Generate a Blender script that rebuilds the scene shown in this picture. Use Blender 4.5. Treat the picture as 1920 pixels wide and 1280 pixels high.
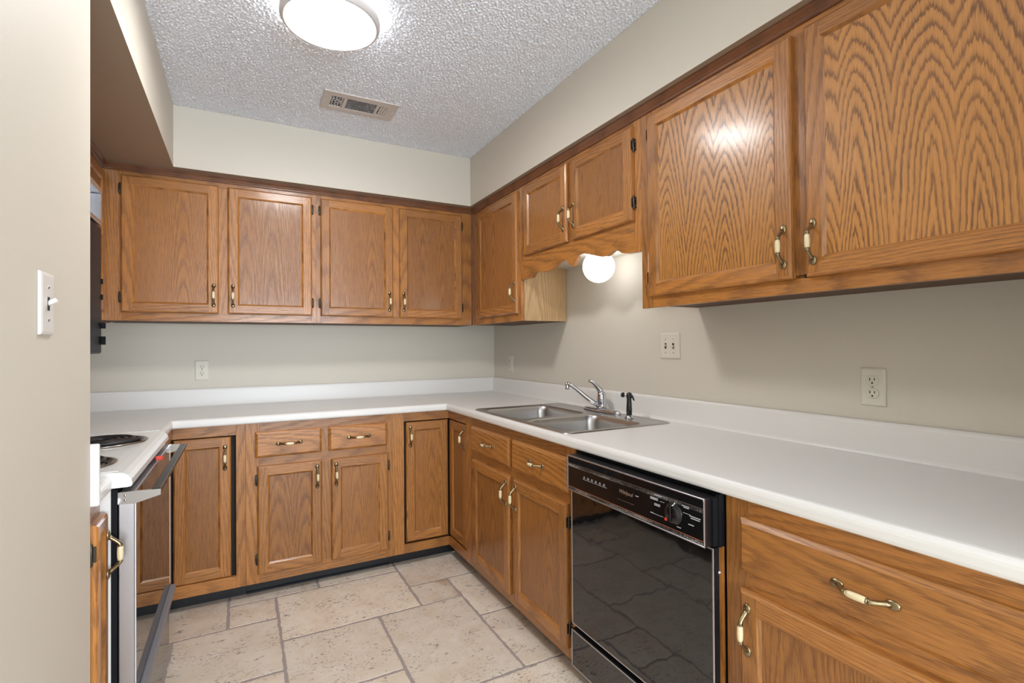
import bpy, bmesh, math, random
from mathutils import Vector, Matrix
rnd = random.Random(11)
for o in list(bpy.data.objects): bpy.data.objects.remove(o)
SC = bpy.context.scene; COL = SC.collection
PI = math.pi

# ------------------------------------------------------------------ camera
CAM = (-1.6943, -3.4689, 1.2516); YAW, PIT, ROL, FPX = 0.4897, 0.0089, -0.0074, 949.55
fw = Vector((math.sin(YAW)*math.cos(PIT), math.cos(YAW)*math.cos(PIT), math.sin(PIT)))
rt = Vector((math.cos(YAW), -math.sin(YAW), 0)); up = rt.cross(fw)
r2 = rt*math.cos(ROL)+up*math.sin(ROL); u2 = up*math.cos(ROL)-rt*math.sin(ROL)
cd = bpy.data.cameras.new('camera'); cam = bpy.data.objects.new('camera', cd); COL.objects.link(cam)
cd.sensor_width = 36; cd.lens = FPX*36/1920; cd.clip_start = .02
M = Matrix.Identity(4)
for i, c in enumerate((r2, u2, -fw)):
    for k in range(3): M[k][i] = c[k]
M.translation = Vector(CAM); cam.matrix_world = M
SC.camera = cam
# ------------------------------------------------------------------ light and exposure
w = bpy.data.worlds.new('world'); SC.world = w; w.use_nodes = True
w.node_tree.nodes['Background'].inputs[0].default_value = (.75, .87, 1, 1)
w.node_tree.nodes['Background'].inputs[1].default_value = 1.0
SC.view_settings.view_transform = 'Standard'; SC.view_settings.look = 'None'
SC.view_settings.exposure = 0.36; SC.view_settings.gamma = 1; SC.view_settings.use_curve_mapping = False
def area(name, loc, rot, sx, sy, power, col):
    l = bpy.data.lights.new(name, 'AREA'); l.shape = 'RECTANGLE'; l.size = sx; l.size_y = sy; l.energy = power; l.color = col
    o = bpy.data.objects.new(name, l); COL.objects.link(o); o.location = loc; o.rotation_euler = rot
    return o
area('daylight_window', (-1.0, -6.12, 1.2), (PI/2+.75, 0, 0), 1.7, 1.7, 150, (.80, .90, 1))   # daylight entering the rear window
LAMP_E, GLOBE_E = 54.0, 4.2

# ------------------------------------------------------------------ materials
def newmat(name):
    m = bpy.data.materials.new(name); m.use_nodes = True
    nt = m.node_tree; b = nt.nodes['Principled BSDF']
    return m, nt, b
def simple(name, col, rough=.5, metal=0, spec=.5, bump=None, coat=0, emis=None, ior=None):
    m, nt, b = newmat(name)
    b.inputs['Base Color'].default_value = (*col, 1); b.inputs['Roughness'].default_value = rough
    b.inputs['Metallic'].default_value = metal; b.inputs['Specular IOR Level'].default_value = spec
    b.inputs['Coat Weight'].default_value = coat
    if ior: b.inputs['IOR'].default_value = ior
    if emis:
        b.inputs['Emission Color'].default_value = (*emis[0], 1); b.inputs['Emission Strength'].default_value = emis[1]
    if bump:
        sc, st, di = bump
        tc = nt.nodes.new('ShaderNodeTexCoord'); n = nt.nodes.new('ShaderNodeTexNoise'); n.inputs['Scale'].default_value = sc
        n.inputs['Detail'].default_value = 4
        bp = nt.nodes.new('ShaderNodeBump'); bp.inputs['Strength'].default_value = st; bp.inputs['Distance'].default_value = di
        nt.links.new(tc.outputs['Object'], n.inputs['Vector']); nt.links.new(n.outputs['Fac'], bp.inputs['Height'])
        nt.links.new(bp.outputs['Normal'], b.inputs['Normal'])
    return m
class NT:
    def __init__(s, nt): s.nt = nt
    def n(s, t, **k):
        x = s.nt.nodes.new(t)
        for a, v in k.items(): setattr(x, a, v)
        return x
    def setin(s, sock, v):
        if hasattr(v, 'is_linked') or isinstance(v, bpy.types.NodeSocket): s.nt.links.new(v, sock)
        else: sock.default_value = v
    def math(s, op, a, b=0.0, c=0.0):
        x = s.n('ShaderNodeMath', operation=op)
        for i, v in enumerate((a, b, c)): s.setin(x.inputs[i], v)
        return x.outputs[0]
    def vec(s, x, y, z=0.0):
        c = s.n('ShaderNodeCombineXYZ')
        for i, v in enumerate((x, y, z)): s.setin(c.inputs[i], v)
        return c.outputs[0]
    def noise(s, v, scale=1, detail=2, rough=.5):
        x = s.n('ShaderNodeTexNoise'); s.setin(x.inputs['Vector'], v); x.inputs['Scale'].default_value = scale
        x.inputs['Detail'].default_value = detail; x.inputs['Roughness'].default_value = rough
        return x.outputs['Fac']
    def ramp(s, f, stops):
        x = s.n('ShaderNodeValToRGB'); s.setin(x.inputs[0], f); e = x.color_ramp.elements
        while len(e) < len(stops): e.new(.5)
        for i, (p, c) in enumerate(stops):
            e[i].position = p; e[i].color = (c, c, c, 1) if not hasattr(c, '__len__') else (*c, 1)
        return x.outputs[0]
    def mix(s, f, a, b, mode='MIX'):
        x = s.n('ShaderNodeMix', data_type='RGBA', blend_type=mode)
        s.setin(x.inputs[0], f)
        for i, v in ((6, a), (7, b)):
            if isinstance(v, tuple): x.inputs[i].default_value = (*v, 1)
            else: s.setin(x.inputs[i], v)
        return x.outputs[2]

def oak(name, light=(.45, .182, .040), dark=(.085, .026, .006), F=110, tilt=.06, warpa=.012, pk=None, c0=.0, h0=.0, leaf=None, ring=.75, pore=.45, rough=.30, jag=.45):
    m, nt, b = newmat(name); N = NT(nt)
    b.inputs['Coat Weight'].default_value = .35; b.inputs['Coat Roughness'].default_value = .16
    uv = N.n('ShaderNodeUVMap', uv_map='grain'); s1 = N.n('ShaderNodeSeparateXYZ'); nt.links.new(uv.outputs[0], s1.inputs[0])
    tn = N.n('ShaderNodeUVMap', uv_map='tone'); s2 = N.n('ShaderNodeSeparateXYZ'); nt.links.new(tn.outputs[0], s2.inputs[0])
    u, v, t, t2 = s1.outputs[0], s1.outputs[1], s2.outputs[0], s2.outputs[1]
    tz = N.math('MULTIPLY', t, 37.0)
    if leaf:
        vv = N.math('SUBTRACT', N.math('PINGPONG', N.math('ADD', v, 5.0), leaf), leaf*.32)
    else:
        vv = N.math('ADD', v, N.math('MULTIPLY_ADD', t2, .24, c0-.12))
    warp = N.noise(N.vec(N.math('MULTIPLY', u, 3.0), N.math('MULTIPLY', v, 14.0), tz), 1, 2)
    vv = N.math('ADD', vv, N.math('MULTIPLY_ADD', warp, warpa*2, -warpa))
    lo = N.noise(N.vec(N.math('MULTIPLY', u, 1.6), N.math('MULTIPLY', v, 3.5), tz), 1, 1)
    h = N.math('MULTIPLY', N.math('ADD', N.math('ADD', u, h0), N.math('MULTIPLY_ADD', lo, .5, -.25)), tilt)
    if pk: sq = N.math('MULTIPLY', N.math('POWER', N.math('ABSOLUTE', vv), pk), .0064/.08**pk)
    else: sq = N.math('MULTIPLY', vv, vv)
    r = N.math('SQRT', N.math('ADD', sq, N.math('MULTIPLY', h, h)))
    nj = N.noise(N.vec(N.math('MULTIPLY', u, 28.0), N.math('MULTIPLY', v, 260.0), tz), 1, 2)
    g = N.math('ADD', N.math('MULTIPLY', r, F), N.math('MULTIPLY', nj, jag))
    fr = N.math('FRACT', N.math('ADD', g, tz))
    rg = N.ramp(fr, [(0, .85), (.10, 1), (.34, .25), (.6, 0), (.9, .1), (1, .85)])
    amp = N.noise(N.vec(N.math('MULTIPLY', u, 2.2), N.math('MULTIPLY', v, 9.0), N.math('ADD', tz, 9.0)), 1, 2)
    amp = N.math('MULTIPLY', N.ramp(amp, [(.25, .55), (.65, 1)]), ring)
    pn = N.noise(N.vec(N.math('MULTIPLY', u, 16.0), N.math('MULTIPLY', v, 620.0), tz), 1, 3, .6)
    pr = N.ramp(pn, [(.5, 0), (.68, 1)])
    pn2 = N.noise(N.vec(N.math('MULTIPLY', u, 6.0), N.math('MULTIPLY', v, 150.0), tz), 1, 2, .6)
    col = N.mix(N.math('MULTIPLY', rg, amp), light, dark)
    col = N.mix(N.math('MULTIPLY', pr, pore), col, dark)
    ton = N.math('ADD', N.math('MULTIPLY', t, .34), N.math('MULTIPLY_ADD', pn2, .5, .58))
    gr = N.vec(ton, ton, ton)
    col = N.mix(1.0, col, gr, 'MULTIPLY')
    nt.links.new(col, b.inputs['Base Color'])
    nt.links.new(N.math('MULTIPLY_ADD', rg, .10, rough), b.inputs['Roughness'])
    bp = N.n('ShaderNodeBump'); bp.inputs['Strength'].default_value = .35; bp.inputs['Distance'].default_value = .0004
    nt.links.new(N.math('MULTIPLY', N.math('ADD', N.math('MULTIPLY', rg, .6), pr), -1.0), bp.inputs['Height'])
    nt.links.new(bp.outputs[0], b.inputs['Normal'])
    return m
OAK = oak('oak_solid', F=105, tilt=.05, warpa=.016, pore=.6, ring=.55, jag=.8)
VEN = oak('oak_veneer', F=230, tilt=.03, ring=.6, leaf=.21, warpa=.007, light=(.37, .146, .031), pore=.65, jag=.8)
CATH = oak('oak_cathedral_veneer', F=112, tilt=.155, h0=.05, leaf=.122, ring=.95, pk=1.35, warpa=.010, light=(.53, .232, .055), dark=(.11, .037, .009), jag=.8, pore=.3)
SIDE = oak('oak_side_veneer', light=(.62, .40, .19), dark=(.30, .15, .06), F=120, tilt=.04, ring=.6, rough=.45)
DARKW = oak('walnut_trim', light=(.17, .065, .027), dark=(.06, .022, .010), F=90, ring=.5, pore=.3)
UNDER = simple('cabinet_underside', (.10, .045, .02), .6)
TAUPE = simple('taupe_soffit_underside', (.36, .27, .195), .5, bump=(220, .25, .003))  # darker, browner tone on the soffit undersides alone; their sides stay cream
PAINT = simple('cream_wall_paint', (.66, .61, .523), .55, bump=(160, .12, .002), spec=.35)
COUNTER = simple('white_laminate', (.785, .765, .735), .33, bump=(400, .03, .0005))
BLACKVINYL = simple('black_vinyl', (.012, .013, .016), .35)
GAP = simple('dark_gap', (.015, .01, .008), .8)
BLACK = simple('black_plastic', (.012, .011, .012), .3)
CHROME = simple('chrome', (.62, .63, .66), .12, 1)
SATIN = simple('satin_silver', (.55, .54, .57), .32, 1)
DULL = simple('dull_grey_metal', (.30, .30, .32), .55, .5)
ALU = simple('pale_aluminium', (.72, .73, .77), .5, .6)
BRASS = simple('antique_brass', (.30, .235, .135), .32, 1, bump=(300, .2, .001))
BRONZE = simple('dark_bronze', (.09, .075, .06), .38, .9)
CERAMIC = simple('cream_ceramic', (.80, .68, .42), .18, coat=.5)
ALMOND = simple('almond_plastic', (.70, .66, .56), .4)
WHITEP = simple('white_plastic', (.85, .85, .84), .35)
SLOT = simple('dark_slot', (.02, .017, .012), .7)
PLATEW = simple('off_white_plate', (.72, .69, .65), .4)
ENAMEL = simple('white_enamel', (.82, .80, .77), .18, coat=.4)
COIL = simple('burner_coil', (.018, .017, .018), .45)
PAN = simple('burner_pan', (.10, .07, .05), .25, .8)
PANRIM = simple('burner_trim_ring', (.45, .40, .35), .22, 1)
RED = simple('red_plastic', (.75, .06, .03), .35)
VENTP = simple('beige_vent_paint', (.60, .54, .50), .45)
VENTB = simple('vent_dark_inside', (.02, .022, .03), .8)
LAMPRIM = simple('lamp_rim_plastic', (.62, .58, .57), .4)
LAMPON = simple('lamp_diffuser_lit', (.9, .9, .9), .5, emis=((1, .985, .975), LAMP_E))
LAMPBACK = simple('lamp_edge_glow', (.9, .9, .9), .5, emis=((.97, .98, 1), 17.0))
GLOBEON = simple('globe_glass_lit', (.9, .9, .9), .3, emis=((.96, .98, 1), GLOBE_E))
WHITEINK = simple('white_ink', (.55, .56, .60), .5)
GOLDINK = simple('gold_ink', (.42, .30, .22), .4, .5)
ORANGE = simple('orange_line', (.45, .16, .08), .4)
TABM = simple('matte_black', (.01, .01, .012), .6)

def glassblack(name, rough, ior, wav, dist):
    m, nt, b = newmat(name); N = NT(nt)
    b.inputs['Base Color'].default_value = (.007, .0065, .007, 1); b.inputs['Roughness'].default_value = rough; b.inputs['IOR'].default_value = ior
    if wav:
        tc = N.n('ShaderNodeTexCoord'); n = N.noise(tc.outputs['Object'], wav, 2)
        bp = N.n('ShaderNodeBump'); bp.inputs['Strength'].default_value = 1; bp.inputs['Distance'].default_value = dist
        nt.links.new(n, bp.inputs['Height']); nt.links.new(bp.outputs[0], b.inputs['Normal'])
    return m
DWGLASS = glassblack('dishwasher_black_panel', .04, 1.7, 7, .0014)
PANELBLK = glassblack('black_gloss_panel', .12, 1.45, 0, 0)
OVENGLASS = glassblack('oven_glass', .015, 2.0, 0, 0)
MICROGLASS = simple('microwave_black_glass', (.006, .007, .011), .3, spec=.05)
TABM.node_tree.nodes['Principled BSDF'].inputs['Specular IOR Level'].default_value = .12

def worn():
    m, nt, b = newmat('worn_flaking_print'); N = NT(nt)
    tc = N.n('ShaderNodeTexCoord'); s = N.n('ShaderNodeSeparateXYZ'); nt.links.new(tc.outputs['Object'], s.inputs[0])
    n = N.noise(N.vec(N.math('MULTIPLY', s.outputs[0], 230.0), N.math('MULTIPLY', s.outputs[2], 160.0), 0.0), 1, 3, .7)
    k = N.noise(N.vec(N.math('MULTIPLY', s.outputs[0], 9.0), 0.0, N.math('MULTIPLY', s.outputs[2], 30.0)), 1, 2)
    f = N.ramp(N.math('ADD', n, N.math('MULTIPLY_ADD', k, .7, -.35)), [(.48, 0), (.62, 1)])
    nt.links.new(N.mix(f, (.012, .011, .011), (.27, .25, .235)), b.inputs['Base Color']); b.inputs['Roughness'].default_value = .5
    return m
WORN = worn()
def steel():
    m, nt, b = newmat('brushed_stainless'); N = NT(nt)
    b.inputs['Metallic'].default_value = 1; b.inputs['Base Color'].default_value = (.50, .49, .485, 1); b.inputs['Roughness'].default_value = .27
    tc = N.n('ShaderNodeTexCoord'); s = N.n('ShaderNodeSeparateXYZ'); nt.links.new(tc.outputs['Object'], s.inputs[0])
    n = N.noise(N.vec(N.math('MULTIPLY', s.outputs[0], 260.0), N.math('MULTIPLY', s.outputs[1], 14.0), s.outputs[2]), 1, 2)
    bp = N.n('ShaderNodeBump'); bp.inputs['Strength'].default_value = .02; bp.inputs['Distance'].default_value = .0003
    nt.links.new(n, bp.inputs['Height']); nt.links.new(bp.outputs[0], b.inputs['Normal'])
    nt.links.new(N.math('MULTIPLY_ADD', n, .06, .28), b.inputs['Roughness'])
    return m
STEEL = steel()
def popcorn():
    m, nt, b = newmat('popcorn_ceiling'); N = NT(nt)
    b.inputs['Base Color'].default_value = (.87, .895, .95, 1); b.inputs['Roughness'].default_value = .5
    tc = N.n('ShaderNodeTexCoord')
    a = N.noise(tc.outputs['Object'], 150, 3, .6); v = N.n('ShaderNodeTexVoronoi'); v.inputs['Scale'].default_value = 190
    nt.links.new(tc.outputs['Object'], v.inputs['Vector'])
    hh = N.math('ADD', N.ramp(a, [(.4, 0), (.62, 1)]), N.math('MULTIPLY', v.outputs['Distance'], -.5))
    bp = N.n('ShaderNodeBump'); bp.inputs['Strength'].default_value = .6; bp.inputs['Distance'].default_value = .002
    nt.links.new(hh, bp.inputs['Height']); nt.links.new(bp.outputs[0], b.inputs['Normal'])
    return m
POPC = popcorn()
def tilemat():
    m, nt, b = newmat('travertine_tile'); N = NT(nt)
    tn = N.n('ShaderNodeUVMap', uv_map='tone'); s2 = N.n('ShaderNodeSeparateXYZ'); nt.links.new(tn.outputs[0], s2.inputs[0])
    t = s2.outputs[0]; tc = N.n('ShaderNodeTexCoord'); sp = N.n('ShaderNodeSeparateXYZ'); nt.links.new(tc.outputs['Object'], sp.inputs[0])
    x, y = sp.outputs[0], sp.outputs[1]; tz = N.math('MULTIPLY', t, 23.0)
    a = N.noise(N.vec(x, y, tz), 7, 5, .6); c = N.noise(N.vec(x, y, N.math('ADD', tz, 5.0)), 22, 5, .65)
    col = N.mix(N.ramp(a, [(.35, 0), (.68, 1)]), (.85, .755, .635), (.76, .63, .49))
    col = N.mix(N.math('MULTIPLY', N.ramp(c, [(.5, 0), (.72, 1)]), .6), col, (.88, .82, .745))
    st = N.math('MULTIPLY', N.ramp(N.noise(N.vec(x, y, N.math('ADD', tz, 11.0)), 5, 3), [(.44, 0), (.64, 1)]), s2.outputs[1])
    col = N.mix(st, col, (.42, .22, .11))
    big = N.ramp(N.noise(N.vec(x, y, N.math('ADD', tz, 3.0)), 9, 3), [(.42, 0), (.62, 1)])
    pit = N.ramp(N.noise(N.vec(N.math('MULTIPLY', x, .55), y, tz), 120, 3, .7), [(.565, 0), (.63, 1)])
    pit2 = N.ramp(N.noise(N.vec(N.math('MULTIPLY', x, .45), y, tz), 42, 4, .75), [(.62, 0), (.68, 1)])
    pf = N.math('MAXIMUM', N.math('MULTIPLY', pit, big), pit2)
    col = N.mix(N.math('MULTIPLY', pf, .82), col, (.13, .10, .085))
    g = N.math('MULTIPLY_ADD', N.math('FRACT', N.math('MULTIPLY', t, 7.31)), .16, .90)
    col = N.mix(1.0, col, N.vec(g, g, g), 'MULTIPLY')
    nt.links.new(col, b.inputs['Base Color']); b.inputs['Roughness'].default_value = .48
    bp = N.n('ShaderNodeBump'); bp.inputs['Strength'].default_value = .4; bp.inputs['Distance'].default_value = .001
    nt.links.new(N.math('SUBTRACT', c, pf), bp.inputs['Height']); nt.links.new(bp.outputs[0], b.inputs['Normal'])
    return m
TILE = tilemat()
GROUT = simple('grey_grout', (.40, .34, .315), .8, bump=(200, .5, .002))

# ------------------------------------------------------------------ mesh builder
class MB:
    def __init__(s): s.v = []; s.f = []; s.uv = []; s.tn = []; s.mi = []; s.sm = []; s.mats = []
    def mid(s, m):
        if m not in s.mats: s.mats.append(m)
        return s.mats.index(m)
    def piece(s, grain='z', uo=None, t=None):      # a new board: own grain offset and tone
        s.g = grain; s.off = (rnd.uniform(0, 9) if uo is None else uo[0], 0 if uo is None else uo[1])
        s.t = (rnd.random() if t is None else t, rnd.random())
        s.c0 = None
        return s
    def poly(s, pts, m, smooth=False):
        if not hasattr(s, 'g'): s.piece()
        b = len(s.v); s.v += [tuple(p) for p in pts]; s.f.append(list(range(b, b+len(pts)))); s.mi.append(s.mid(m)); s.sm.append(smooth)
        if s.c0 is None: s.c0 = pts[0]
        o = s.c0; q = []
        for p in pts:
            x, y, z = p[0]-o[0], p[1]-o[1], p[2]-o[2]
            if s.g == 'z': q.append((p[2]*1+s.off[0], x+y+s.off[1]))
            elif s.g == 'x': q.append((p[0]+s.off[0], y+z+s.off[1]))
            else: q.append((p[1]+s.off[0], x+z+s.off[1]))
        s.uv.append(q); s.tn.append(s.t)
    def box(s, x0, x1, y0, y1, z0, z1, m, c=0.0, skip=''):
        x0, x1 = sorted((x0, x1)); y0, y1 = sorted((y0, y1)); z0, z1 = sorted((z0, z1))
        c = min(c, (x1-x0)*.45, (y1-y0)*.45, (z1-z0)*.45)
        X, Y, Z = (x0, x1), (y0, y1), (z0, z1)
        def P(ix, iy, iz, k):
            d = [c, c, c]; d[k] = 0
            return (X[ix]+d[0]*(1-2*ix), Y[iy]+d[1]*(1-2*iy), Z[iz]+d[2]*(1-2*iz))
        for k in range(3):
            for sd in (0, 1):
                ab = [(0, 0), (1, 0), (1, 1), (0, 1)]
                pts = []
                for a, bb in ab:
                    i = [0, 0, 0]; i[k] = sd; i[(k+1) % 3] = a; i[(k+2) % 3] = bb
                    pts.append(P(*i, k))
                if not sd: pts.reverse()
                if 'xyz'[k]+'-+'[sd] not in skip: s.poly(pts, m)
        if c > 0:
            for k in range(3):          # edges along axis k
                k1, k2 = (k+1) % 3, (k+2) % 3
                for a in (0, 1):
                    for bb in (0, 1):
                        i0 = [0]*3; i0[k] = 0; i0[k1] = a; i0[k2] = bb; i1 = list(i0); i1[k] = 1
                        s.poly([P(*i0, k1), P(*i1, k1), P(*i1, k2), P(*i0, k2)], m)
            for a in (0, 1):
                for bb in (0, 1):
                    for cc in (0, 1): s.poly([P(a, bb, cc, 0), P(a, bb, cc, 1), P(a, bb, cc, 2)], m)
    def rings(s, rs, m, closed=True, smooth=False, cap0=False, cap1=False):
        n = len(rs[0])
        for a, b in zip(rs, rs[1:]):
            for i in range(n if closed else n-1):
                j = (i+1) % n; s.poly([a[i], a[j], b[j], b[i]], m, smooth)
        if cap0: s.poly(list(reversed(rs[0])), m)
        if cap1: s.poly(rs[-1], m)
    def tube(s, path, rad, m, n=10, cap=True, flat=(1, 1)):
        path = [Vector(p) for p in path]; rad = rad if hasattr(rad, '__len__') else [rad]*len(path)
        rs = []; ref = None
        for i, p in enumerate(path):
            t = (path[min(i+1, len(path)-1)]-path[max(i-1, 0)]).normalized()
            if ref is None:
                ref = Vector((0, 0, 1)) if abs(t.z) < .9 else Vector((1, 0, 0))
            a = (ref - t*ref.dot(t)).normalized(); bb = t.cross(a); ref = a
            rs.append([tuple(p+(a*math.cos(k*2*PI/n)*flat[0]+bb*math.sin(k*2*PI/n)*flat[1])*rad[i]) for k in range(n)])
        s.rings(rs, m, True, True, cap, cap)
    def lathe(s, prof, m, o=(0, 0, 0), ax='z', n=24, smooth=True):
        def T(r, h, a):
            c, d = r*math.cos(a), r*math.sin(a)
            q = {'z': (c, d, h), 'y': (c, h, d), 'x': (h, c, d)}[ax]
            return (o[0]+q[0], o[1]+q[1], o[2]+q[2])
        rs = [[T(max(r, 1e-5), h, k*2*PI/n) for k in range(n)] for r, h in prof]
        s.rings(rs, m, True, smooth)
    def ell(s, o, r, m, n=14, k=8):
        rs = []
        for i in range(1, k):
            th = PI*i/k
            rs.append([(o[0]+r[0]*math.sin(th)*math.cos(2*PI*j/n), o[1]+r[1]*math.sin(th)*math.sin(2*PI*j/n), o[2]+r[2]*math.cos(th)) for j in range(n)])
        s.rings(rs, m, True, True, True, True)
    def prism(s, pts, ax, a0, a1, m):       # pts: 2-D outline in the two other axes
        def T(p, a): return {'x': (a, p[0], p[1]), 'y': (p[0], a, p[1]), 'z': (p[0], p[1], a)}[ax]
        A = [T(p, a0) for p in pts]; B = [T(p, a1) for p in pts]
        s.rings([A, B], m); s.poly(list(reversed(A)), m); s.poly(B, m)
    def mesh(s, name, origin=(0, 0, 0)):
        me = bpy.data.meshes.new(name)
        me.from_pydata([(p[0]-origin[0], p[1]-origin[1], p[2]-origin[2]) for p in s.v], [], s.f)
        for m in s.mats: me.materials.append(m)
        me.polygons.foreach_set('material_index', s.mi); me.polygons.foreach_set('use_smooth', s.sm)
        a = me.uv_layers.new(name='grain'); b = me.uv_layers.new(name='tone')
        fa = [c for q in s.uv for p in q for c in p]; a.data.foreach_set('uv', fa)
        fb = [c for q, t in zip(s.uv, s.tn) for p in q for c in t]; b.data.foreach_set('uv', fb)
        bm = bmesh.new(); bm.from_mesh(me); bmesh.ops.remove_doubles(bm, verts=bm.verts, dist=2e-5)
        bmesh.ops.recalc_face_normals(bm, faces=bm.faces); bm.to_mesh(me); bm.free(); me.update()
        return me
    def obj(s, name, parent=None, loc=None, kind=None, label=None, cat=None, group=None):
        me = s.mesh(name, loc or (0, 0, 0)); return link(name, me, parent, loc, kind, label, cat, group)
def link(name, me, parent=None, loc=None, kind=None, label=None, cat=None, group=None):
    o = bpy.data.objects.new(name, me); COL.objects.link(o); o.parent = parent
    if loc: o.location = loc
    if kind: o['kind'] = kind
    if label: o['label'] = label
    if cat: o['category'] = cat
    if group: o['group'] = group
    return o
def thing(name, label, cat, loc, rz=0, group=None):
    o = link(name, None, None, loc, None, label, cat, group); o.rotation_euler = (0, 0, rz); o.empty_display_size = .05
    return o
def child(name, mb, parent, label=None, loc=None): return mb.obj(name, parent, loc, label=label)

# ------------------------------------------------------------------ the room shell
H = 2.50; XL = -2.61; YR = -6.0; PX = -2.015; PYE = -1.925; ZS = 2.18
mb = MB(); mb.box(XL-.1, .1, 0, .1, 0, H, PAINT); mb.obj('wall_back', kind='structure')
mb = MB(); mb.box(0, .1, YR, 0, 0, H, PAINT); mb.obj('wall_right', kind='structure')
mb = MB(); mb.box(XL-.1, XL, PYE, 0, 0, H, PAINT); mb.obj('wall_left', kind='structure')
mb = MB(); mb.box(XL-.1, PX, YR, PYE, 0, H, PAINT); mb.obj('wall_entry', kind='structure')
mb = MB()
mb.box(XL, -1.9, YR-.1, YR, 0, H, PAINT); mb.box(-.1, .1, YR-.1, YR, 0, H, PAINT)
mb.box(-1.9, -.1, YR-.1, YR, 0, .4, PAINT); mb.box(-1.9, -.1, YR-.1, YR, 2.3, H, PAINT); mb.obj('wall_front', kind='structure')
mb = MB(); mb.box(-.64, 0, -3.45, -3.345, 0, H, PAINT); mb.obj('wall_light_blocker', kind='structure')  # unseen wall stub, added to block window light from the counter's right end
mb = MB()
for x0, x1, z0, z1 in ((-1.9, -1.84, .4, 2.3), (-.16, -.1, .4, 2.3), (-1.84, -.16, .4, .46), (-1.84, -.16, 2.24, 2.3), (-1.03, -.97, .46, 2.24)):
    mb.box(x0, x1, YR-.07, YR-.02, z0, z1, WHITEP)
mb.obj('window_1', kind='structure')
import numpy as np
def ceiling():
    x0, x1, y0, y1, c = -2.004, -.353, -3.30, -.382, .0036
    nx, ny = int((x1-x0)/c)+1, int((y1-y0)/c)+1
    g = np.random.default_rng(3).standard_normal((ny, nx))
    k = np.hypot(np.fft.fftfreq(ny, c)[:, None], np.fft.fftfreq(nx, c)[None, :])
    f = np.real(np.fft.ifft2(np.fft.fft2(g)*np.exp(-((k-72)/40.0)**2))); f /= f.std()
    hgt = np.clip(f+.15, 0, 2.2)**.8*.0034
    X, Y = np.meshgrid(np.linspace(x0, x1, nx), np.linspace(y0, y1, ny))
    hgt[0, :] = hgt[-1, :] = 0; hgt[:, 0] = hgt[:, -1] = 0
    co = np.stack([X, Y, H-hgt], -1).reshape(-1, 3)
    i = np.arange(ny*nx).reshape(ny, nx)
    q = np.stack([i[:-1, :-1], i[1:, :-1], i[1:, 1:], i[:-1, 1:]], -1).reshape(-1, 4)
    xs, ys = [XL-.1, x0, x1, .1], [YR, y0, y1, .1]; ev = [(a, b, H) for b in ys for a in xs]; n0 = len(co)
    ef = [(n0+j*4+l, n0+(j+1)*4+l, n0+(j+1)*4+l+1, n0+j*4+l+1) for j in range(3) for l in range(3) if (j, l) != (1, 1)]
    n1 = n0+16; tv = [(XL-.1, YR, H+.1), (.1, YR, H+.1), (.1, .1, H+.1), (XL-.1, .1, H+.1)]; ef.append((n1, n1+1, n1+2, n1+3))
    co = np.concatenate([co, np.array(ev), np.array(tv)]); q = np.concatenate([q, np.array(ef)])
    me = bpy.data.meshes.new('ceiling'); me.vertices.add(len(co)); me.vertices.foreach_set('co', co.ravel())
    me.loops.add(q.size); me.loops.foreach_set('vertex_index', q.ravel().astype(np.int32))
    me.polygons.add(len(q)); me.polygons.foreach_set('loop_start', np.arange(0, q.size, 4, dtype=np.int32))
    me.update(calc_edges=True); me.validate(); me.polygons.foreach_set('use_smooth', [True]*len(me.polygons)); me.materials.append(POPC); return me
link('ceiling', ceiling(), kind='structure')
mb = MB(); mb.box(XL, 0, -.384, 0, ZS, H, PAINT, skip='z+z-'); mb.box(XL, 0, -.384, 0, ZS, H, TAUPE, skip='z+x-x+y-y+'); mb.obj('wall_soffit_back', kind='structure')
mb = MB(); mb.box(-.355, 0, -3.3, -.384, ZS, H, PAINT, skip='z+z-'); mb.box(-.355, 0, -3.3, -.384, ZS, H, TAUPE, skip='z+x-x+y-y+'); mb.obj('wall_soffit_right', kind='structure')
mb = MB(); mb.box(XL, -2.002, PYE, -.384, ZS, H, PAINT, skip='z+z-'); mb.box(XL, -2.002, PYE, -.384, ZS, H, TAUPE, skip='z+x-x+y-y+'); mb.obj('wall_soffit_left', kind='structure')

# floor: stone tiles over a grout bed, one mesh
def xl(i): return -.722-.2065*i
def yl(j): return -.87-.2165*j
tiles = [(-2, 1, -3, 0), (0, 1, 0, 1), (-1, 0, 0, 2), (0, 2, 1, 4), (-1, 0, 2, 4), (-1, 1, 4, 6), (1, 4, -1, 1), (2, 4, 1, 3), (2, 4, 3, 6),
         (4, 5, -1, 0), (5, 7, -2, 0), (4, 6, 0, 2), (4, 5, 2, 4), (1, 3, -2, -1), (3, 5, -2, -1), (1, 2, 4, 5), (5, 7, 2, 5)]
occ = {}
for k, (a, b, c, d) in enumerate(tiles):
    for i in range(a, b):
        for j in range(c, d): occ[i, j] = k
for j in range(-5, 25):
    for i in range(-4, 10):
        if (i, j) in occ: continue
        ch = [(2, 3), (3, 2), (2, 2), (2, 1), (1, 2), (1, 1)]; rnd.shuffle(ch)
        for a, b in ch+[(1, 1)]:
            cells = [(i+p, j+q) for p in range(a) for q in range(b)]
            if all(c not in occ for c in cells) and i+a <= 10:
                for c in cells: occ[c] = len(tiles)
                tiles.append((i, i+a, j, j+b)); break
mb = MB(); mb.piece(); mb.box(XL, 0, YR, 0, -.06, -.0014, GROUT)
frng = random.Random(5)
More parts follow.
